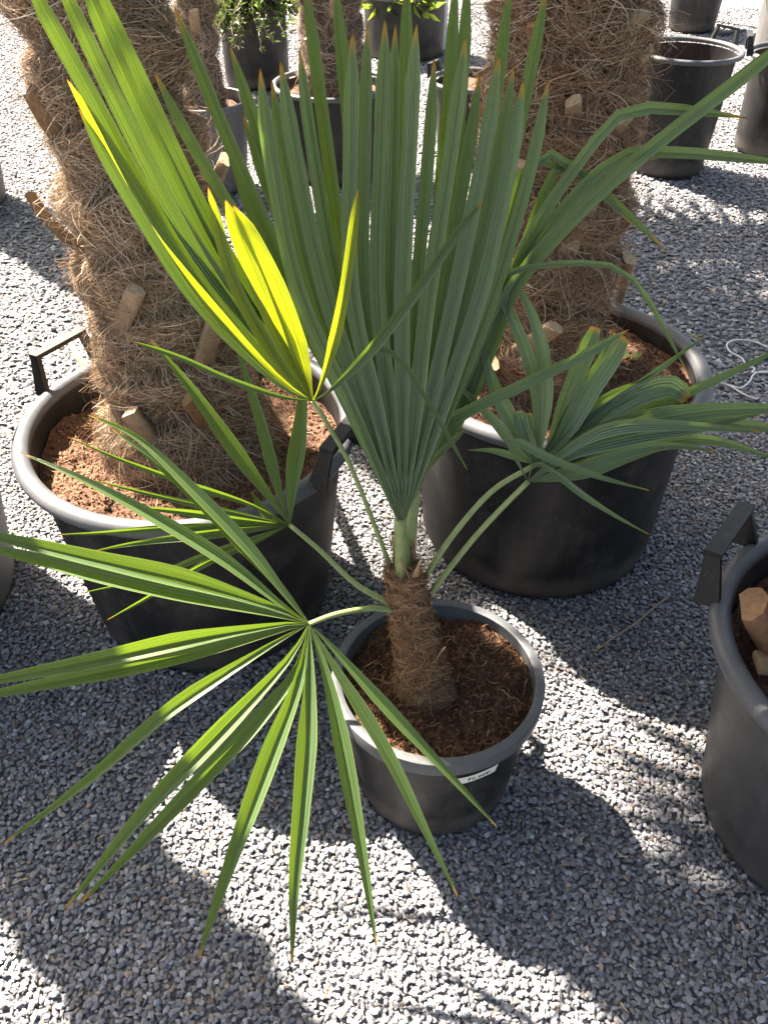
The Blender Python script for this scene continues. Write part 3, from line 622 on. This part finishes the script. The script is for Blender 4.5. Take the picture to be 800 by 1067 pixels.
# back fan with bent segments to the right (F)
Fg = [(9.6, [(470,420),(515,310),(545,195),(560,162),(585,166),(620,196),(662,238)]), (10.3, [(475,420),(525,310),(568,195),(588,168),(612,186),(650,220),(694,261)], .01), (12.3, [(480,430),(545,260),(600,172),(640,124),(660,113),(700,114),(740,118),(778,123)]), (12.3, [(485,430),(545,275),(600,202),(640,166),(665,159),(720,160),(790,167),(830,173)], -.01),
      (15.1, [(480,420),(530,305),(600,222),(680,152),(760,90),(850,18)], -.02), (6.2, [(470,400),(510,300),(540,281),(590,274),(640,278),(670,305),(695,350),(718,393)], -.03), (13.0, [(450,450),(497,422),(552,396),(605,370),(655,343)], -.05), (7.6, [(445,485),(462,468),(484,447)], -.03), (11.0, [(465,400),(505,310),(530,225),(548,172),(575,170),(600,190)], .015), (8.3, [(455,460),(475,440),(510,415)], -.02)]
leaf((432, 505, 1.37), 0, .062, 0, Fg, [(425, 598, 1.40), (428, 555, 1.39), (432, 505, 1.37)], LEAFB, .95, (.010, .009), 6, 's')
# right fans (E, E2)
E1 = [(13, [(560,450),(553,385),(530,325),(505,265),(485,219)]), (17, [(564,450),(566,385),(556,335),(543,305),(531,283)]), (19, [(575,460),(592,410),(608,368),(620,340)], 0, 'b'), (16, [(580,455),(608,405),(625,375),(639,344)], .01), (20, [(580,462),(610,412),(630,382),(650,350)], -.005, 'b'),
      (11, [(600,450),(650,411),(692,380),(735,349)]), (9, [(598,452),(632,425),(660,402),(682,388)], -.005), (13, [(600,455),(700,415),(760,388),(835,352)], .005), (24, [(590,460),(628,430),(672,408),(700,403),(714,417)], -.005, 'b'), (20, [(585,458),(620,425),(655,408),(682,402)], .005, 'b'),
      (17, [(545,465),(530,435),(513,400),(500,352)], .005), (11, [(540,470),(516,440),(492,416),(469,393)]), (17, [(550,465),(543,448),(539,428)], .01, 'b'), (14, [(556,462),(551,446),(550,430)], .01, 'b'), (8, [(535,475),(512,469),(488,469)], .01)]
leaf((558, 484, 1.315), 0, .045, 0, E1, [(440, 606, 1.40), (470, 560, 1.37), (512, 512, 1.34), (558, 484, 1.315)], LEAFB, .7, (.0058, .0044), 7)
E2 = [(24, [(600,462),(660,441),(740,428),(845,425)]), (22, [(600,468),(660,450),(740,440),(850,452)], .01), (15, [(600,462),(645,444),(712,443),(794,450)], -.02), (16, [(610,482),(680,463),(740,458),(815,480)], .01), (12, [(590,496),(620,489),(660,476),(695,466)], .015), (9, [(530,458),(572,477),(622,496),(676,511)], -.03), (7, [(560,482),(610,518),(645,540),(676,557)], -.02), (18, [(600,470),(655,455),(720,446),(800,428)], .004), (14, [(605,486),(655,470),(700,464),(745,470)], .008)]
leaf((550, 502, 1.300), 0, .040, 0, E2, [(450, 616, 1.41), (490, 565, 1.37), (522, 530, 1.33), (550, 502, 1.300)], LEAFB, .7, (.0058, .0044), 8)

# ------------------------------------------------------------------ background pots and plants
GB = 'nursery pots in the background'
def simple_palm(key, r, ztop, seed, label, ncrown=16, csize=.62, cpet=.45, nh=3500, cshade_fronds=(), stubs=((-80, .35), (-120, .2), (-60, .6), (-140, .5))):
    cx, cy, rb, rr, h, s_ = POTS[key]
    q = empty('fan_palm', (cx, cy, s_-.01)); tag(q, label, 'palm tree', 'mature fan palms')
    sp = trunk_fn((0, 0, 0), (0, 0, ztop-s_), r, r*.95, .03, .008, seed)
    trunk(q, sp, nh, .0016, .15, [(.34, .25, .19), (.42, .33, .26), (.25, .165, .12)], .03, .5, zvis=min(1.2, ztop-s_))
    for a, z in stubs: stub_at(q, sp, a, z, 30, .10, .05, .04, .022, 0, PALE)
    crown(q, (0, 0, ztop-s_+.02), ncrown, seed*7+1, csize, cpet, zlo=-5, shade_fronds=cshade_fronds)
pot('bg_grey', 'small dusty grey pot with a thin shaggy palm behind the tall fan leaves', GB, False, (), POTG, POTG)
soil_disc('bg_grey', SOIL_R, 'soil with pale bark in the small dusty grey pot', 14, .012, 250, 0, RED)
simple_palm('bg_grey', .085, 2.3, 1.3, 'thin shaggy palm trunk rising from the small dusty grey pot', 14, .66, .5, 2500)
pot('bg_trunk', 'dark tub with pale sunlit soil under a thick background palm trunk', GB, True, ())
soil_disc('bg_trunk', SOIL_R, 'sunlit pale soil in the dark tub under the thick background trunk', 16, .012, 400, 0, RED)
simple_palm('bg_trunk', .14, 2.2, 2.9, 'thick brown palm trunk with stub rings in the dark background tub', 30, .85, .62, 3500)
pot('bg_leftback', 'grey pot standing far behind the corner tub', GB, True, (), POTG, POTG)
soil_disc('bg_leftback', SOIL_R, 'soil in the grey pot far behind the corner tub', 10, .01, 0, 0, RED)
simple_palm('bg_leftback', .13, 3.9, 4.2, 'palm in the grey pot far behind the corner tub', 0, .66, .5, 1200, ((-60, 20), (-30, 8), (0, 25), (25, 10), (60, 18), (100, 12), (140, 25), (20, 55), (120, 60)), ())  # unseen crown; height and fronds shaped to cast shade, sparing the left trunk's flank
pot('bg_shrub', 'tall straight black pot holding a feathery conifer shrub', GB, False, ())
pot('bg_trough', 'wide black tub with yellowish leaves by the white post', GB, True, (175,))
pot('bg_hid', 'dark pot with lug handle half hidden behind the thick matted trunk', GB, True, (150,), hs=.55)
pot('bg_right', 'slender tapered dark pot with lug handle standing in dappled gravel', GB, True, (35,), hs=.7)
pot('bg_right2', 'dark pot with upright lug, half sunlit, in front of the tall pale pot', GB, True, (165,), hs=.8)
pot('bg_tall', 'tall pale sunlit grey pot behind the half sunlit dark pot', GB, False, (), POTG, POTG)
pot('bg_top', 'dark pot beside a thin white stake, beyond the slender tapered pot', GB, False, ())
for key, lab in (('bg_shrub', 'soil in the tall straight black pot'), ('bg_trough', 'soil in the wide black tub by the white post'), ('bg_hid', 'soil in the half hidden dark pot'), ('bg_right', 'dry soil with pale debris in the slender tapered pot'), ('bg_right2', 'soil in the half sunlit dark pot'), ('bg_tall', 'soil in the tall pale sunlit pot'), ('bg_top', 'soil in the dark pot beside the white stake')):
    soil_disc(key, SOIL_R, lab, 12, .012, 150 if key == 'bg_right' else 0, 0, [(.4, .33, .25), (.2, .1, .06)])
def foliage(name, c, mat, label, cat, nbr, ln, leafn, ls, spread, seed, bias=(0, 0, .5), dr=.25):
    rd = random.Random(seed); q = empty(name, c); tag(q, label, cat)
    st = MB(); V = []; Fs = []
    for b in range(nbr):
        d = Vector((rd.gauss(0, 1)*spread+bias[0], rd.gauss(0, 1)*spread+bias[1], rd.uniform(.1, 1)*bias[2]*2)).normalized(); L = ln*rd.uniform(.5, 1.1)
        pts = [Vector((0, 0, 0))+d*(L*t)+Vector((rd.gauss(0, .02)*t, rd.gauss(0, .02)*t, -dr*L*t*t)) for t in np.linspace(0, 1, 5)]
        st.tube(pts, [.006, .005, .004, .003, .0015], 5)
        for i in range(leafn):
            t = rd.uniform(.25, 1); f = t*4; i0 = min(3, int(f)); p_ = pts[i0].lerp(pts[i0+1], f-i0)
            dd = (d+Vector((rd.gauss(0, .8), rd.gauss(0, .8), rd.gauss(0, .6)))).normalized(); sd = dd.cross(Vector((rd.gauss(0, 1), rd.gauss(0, 1), rd.gauss(0, 1)))).normalized(); l_ = ls*rd.uniform(.6, 1.3); w_ = l_*.14
            k0 = len(V); V += [p_, p_+dd*l_*.5+sd*w_, p_+dd*l_, p_+dd*l_*.5-sd*w_]; Fs.append((k0, k0+1, k0+2, k0+3))
    st.build('stems', TWIG, q); lf = mk('foliage', V, Fs, mat, q, False, None, [(.3, .4)]*len(V)); lf['kind'] = 'stuff'
    return q
x, y, *_ = POTS['bg_shrub']; foliage('conifer_shrub', (x-.02, y-.05, .49), CONIFER, 'feathery yellow green conifer shrub hanging over the tall black pot', 'shrub', 60, .50, 60, .045, .6, 3, (-.5, -.8, .12), .45)
foliage('trailing_shrub', (x+.10, y+.05, .49), BUSH, 'dark green trailing shrub beside the feathery conifer', 'shrub', 60, .40, 50, .04, .7, 5, (.45, -.45, .15), .4)
x, y, *_ = POTS['bg_trough']; foliage('potted_shrub', (x, y, .35), WEED, 'yellowish leafy plant in the wide tub by the white post', 'shrub', 26, .32, 20, .13, .8, 9, (.1, -.2, .35))
x, y, *_ = POTS['bg_tall']; foliage('potted_shrub', (x, y, .56), BUSH, 'bushy plant in the tall pale sunlit pot', 'shrub', 20, .3, 20, .08, .6, 10)
x, y, *_ = POTS['bg_top']; foliage('potted_shrub', (x, y, .45), BUSH, 'bushy plant in the dark pot beside the white stake', 'shrub', 20, .3, 20, .08, .6, 12)
def stake(px, py, hgt, label):
    x, y = g_at(px, py); m = MB(); m.box((-.012, -.012, -.02), (.012, .012, hgt)); m.box((-.006, -.006, hgt), (.006, .006, hgt+.01))
    q = m.build('white_stake', WHITE, None, False); q.location = (x, y, 0); tag(q, label, 'stake')
stake(463, 52, 1.1, 'thin white stake at the wide black tub with yellowish leaves'); stake(742, 22, .9, 'thin white stake at the far dark pot, beyond the slender tapered pot')

# ------------------------------------------------------------------ small things on the ground
m = MB(); q = [onz(a, b, .012) for a, b in ((620, 679), (640, 664), (662, 650), (680, 634), (696, 621))]
q = [v+Vector((0, 0, random.uniform(0, .004))) for v in q]; m.tube(q, [.0022, .0026, .003, .0022, .0012], 6); m.tube([q[3], q[3]+Vector((.006, .012, .004))], .0012, 5)
tag(m.build('twig', TWIG), 'thin dry tan twig lying on gravel beside the small pot', 'twig')
m = MB(); q = [(800, 362), (785, 356), (768, 354), (757, 358), (760, 366), (772, 373), (777, 380), (786, 384), (783, 388), (800, 388)]
P = crom([list(onz(a, b, .011)) for a, b in q], 46); m.tube([Vector(v) for v in P], .0028, 6)
P = crom([list(onz(a, b, .012)) for a, b in ((835, 386), (810, 388), (795, 387), (785, 390), (780, 398), (772, 404), (765, 403), (752, 399), (748, 398), (760, 402), (775, 411), (788, 416))], 46); m.tube([Vector(v) for v in P], .0028, 6)
tag(m.build('white_string', STRING), 'loose white string lying in loops on the gravel', 'string')
m = MB(); q = [onz(a, b, .012) for a, b in ((750, 36), (762, 33), (776, 31))]; m.tube(q, [.02, .035, .02], 8, True, .4)
tag(m.build('hose_piece', POT), 'short dark hose piece lying on gravel before the tall pale pot', 'hose')
def weed(px, py, z, s, label, n=3):
    c = onz(px, py, z); q = empty('weed', c); tag(q, label, 'weed')
    for i in range(n):
        a = 2.1*i+.4; d = Vector((math.cos(a), math.sin(a), .55)).normalized(); e = d.cross(Vector((0, 0, 1))).normalized(); up = e.cross(d)
        V = [Vector((0, 0, 0)), d*s*.3]; ring = [d*s*(.85+.5*math.cos(b))+e*s*.52*math.sin(b)+up*(.08*s*math.sin(b*2)) for b in np.linspace(0, 2*math.pi, 11)[:-1]]
        cc = d*s*.85-up*s*.06; Vv = [cc]+ring; mk('leaf', Vv, [(0, 1+j, 1+(j+1) % 10) for j in range(10)], WEED, q, True, None, [(.3, .4)]*11)
    m = MB(); m.tube([(0, 0, -.005), (0, 0, s*.2)], .0012, 5); m.build('stem', PETIOLE, q)
weed(658, 374, .452, .020, 'round leaved green weed in the reddish soil behind the small palm')
weed(722, 352, .452, .011, 'tiny pale weed near the rim of the tub behind the small palm')

n = 260; K = 5; X = rng.uniform(-1.3, 1.4, n); Y = rng.uniform(.5, 3.2, n); ok = np.ones(n, bool)
for (cx, cy, rb, rr, h, s_) in POTS.values(): ok &= (X-cx)**2+(Y-cy)**2 > (rb+.05)**2
X, Y = X[ok], Y[ok]; n = len(X); hd = rng.uniform(0, 6.28, n); L = rng.uniform(.008, .04, n)/K; kap = rng.normal(0, .25, n); P = np.zeros((n, K, 3))
for q in range(K):
    P[:, q] = np.stack([X, Y, .0085+.003*np.sin(q/(K-1)*np.pi)+0*X], 1); X = X+np.cos(hd)*L; Y = Y+np.sin(hd)*L; hd = hd+kap
v_, f_ = ribbons(P, rng.uniform(.0006, .0022, n), np.broadcast_to(np.array([0, 0, 1.0]), P.shape))
cc = np.array([(.30, .20, .12), (.17, .10, .06), (.42, .33, .22), (.10, .06, .04)])[rng.integers(0, 4, n)]
tag(mk('plant_litter', v_, f_, SOILB, None, True, np.repeat(cc[:, None], K*2, 1).reshape(-1, 3)), 'dry brown fibres and leaf scraps strewn on the gravel', 'litter', kind='stuff')
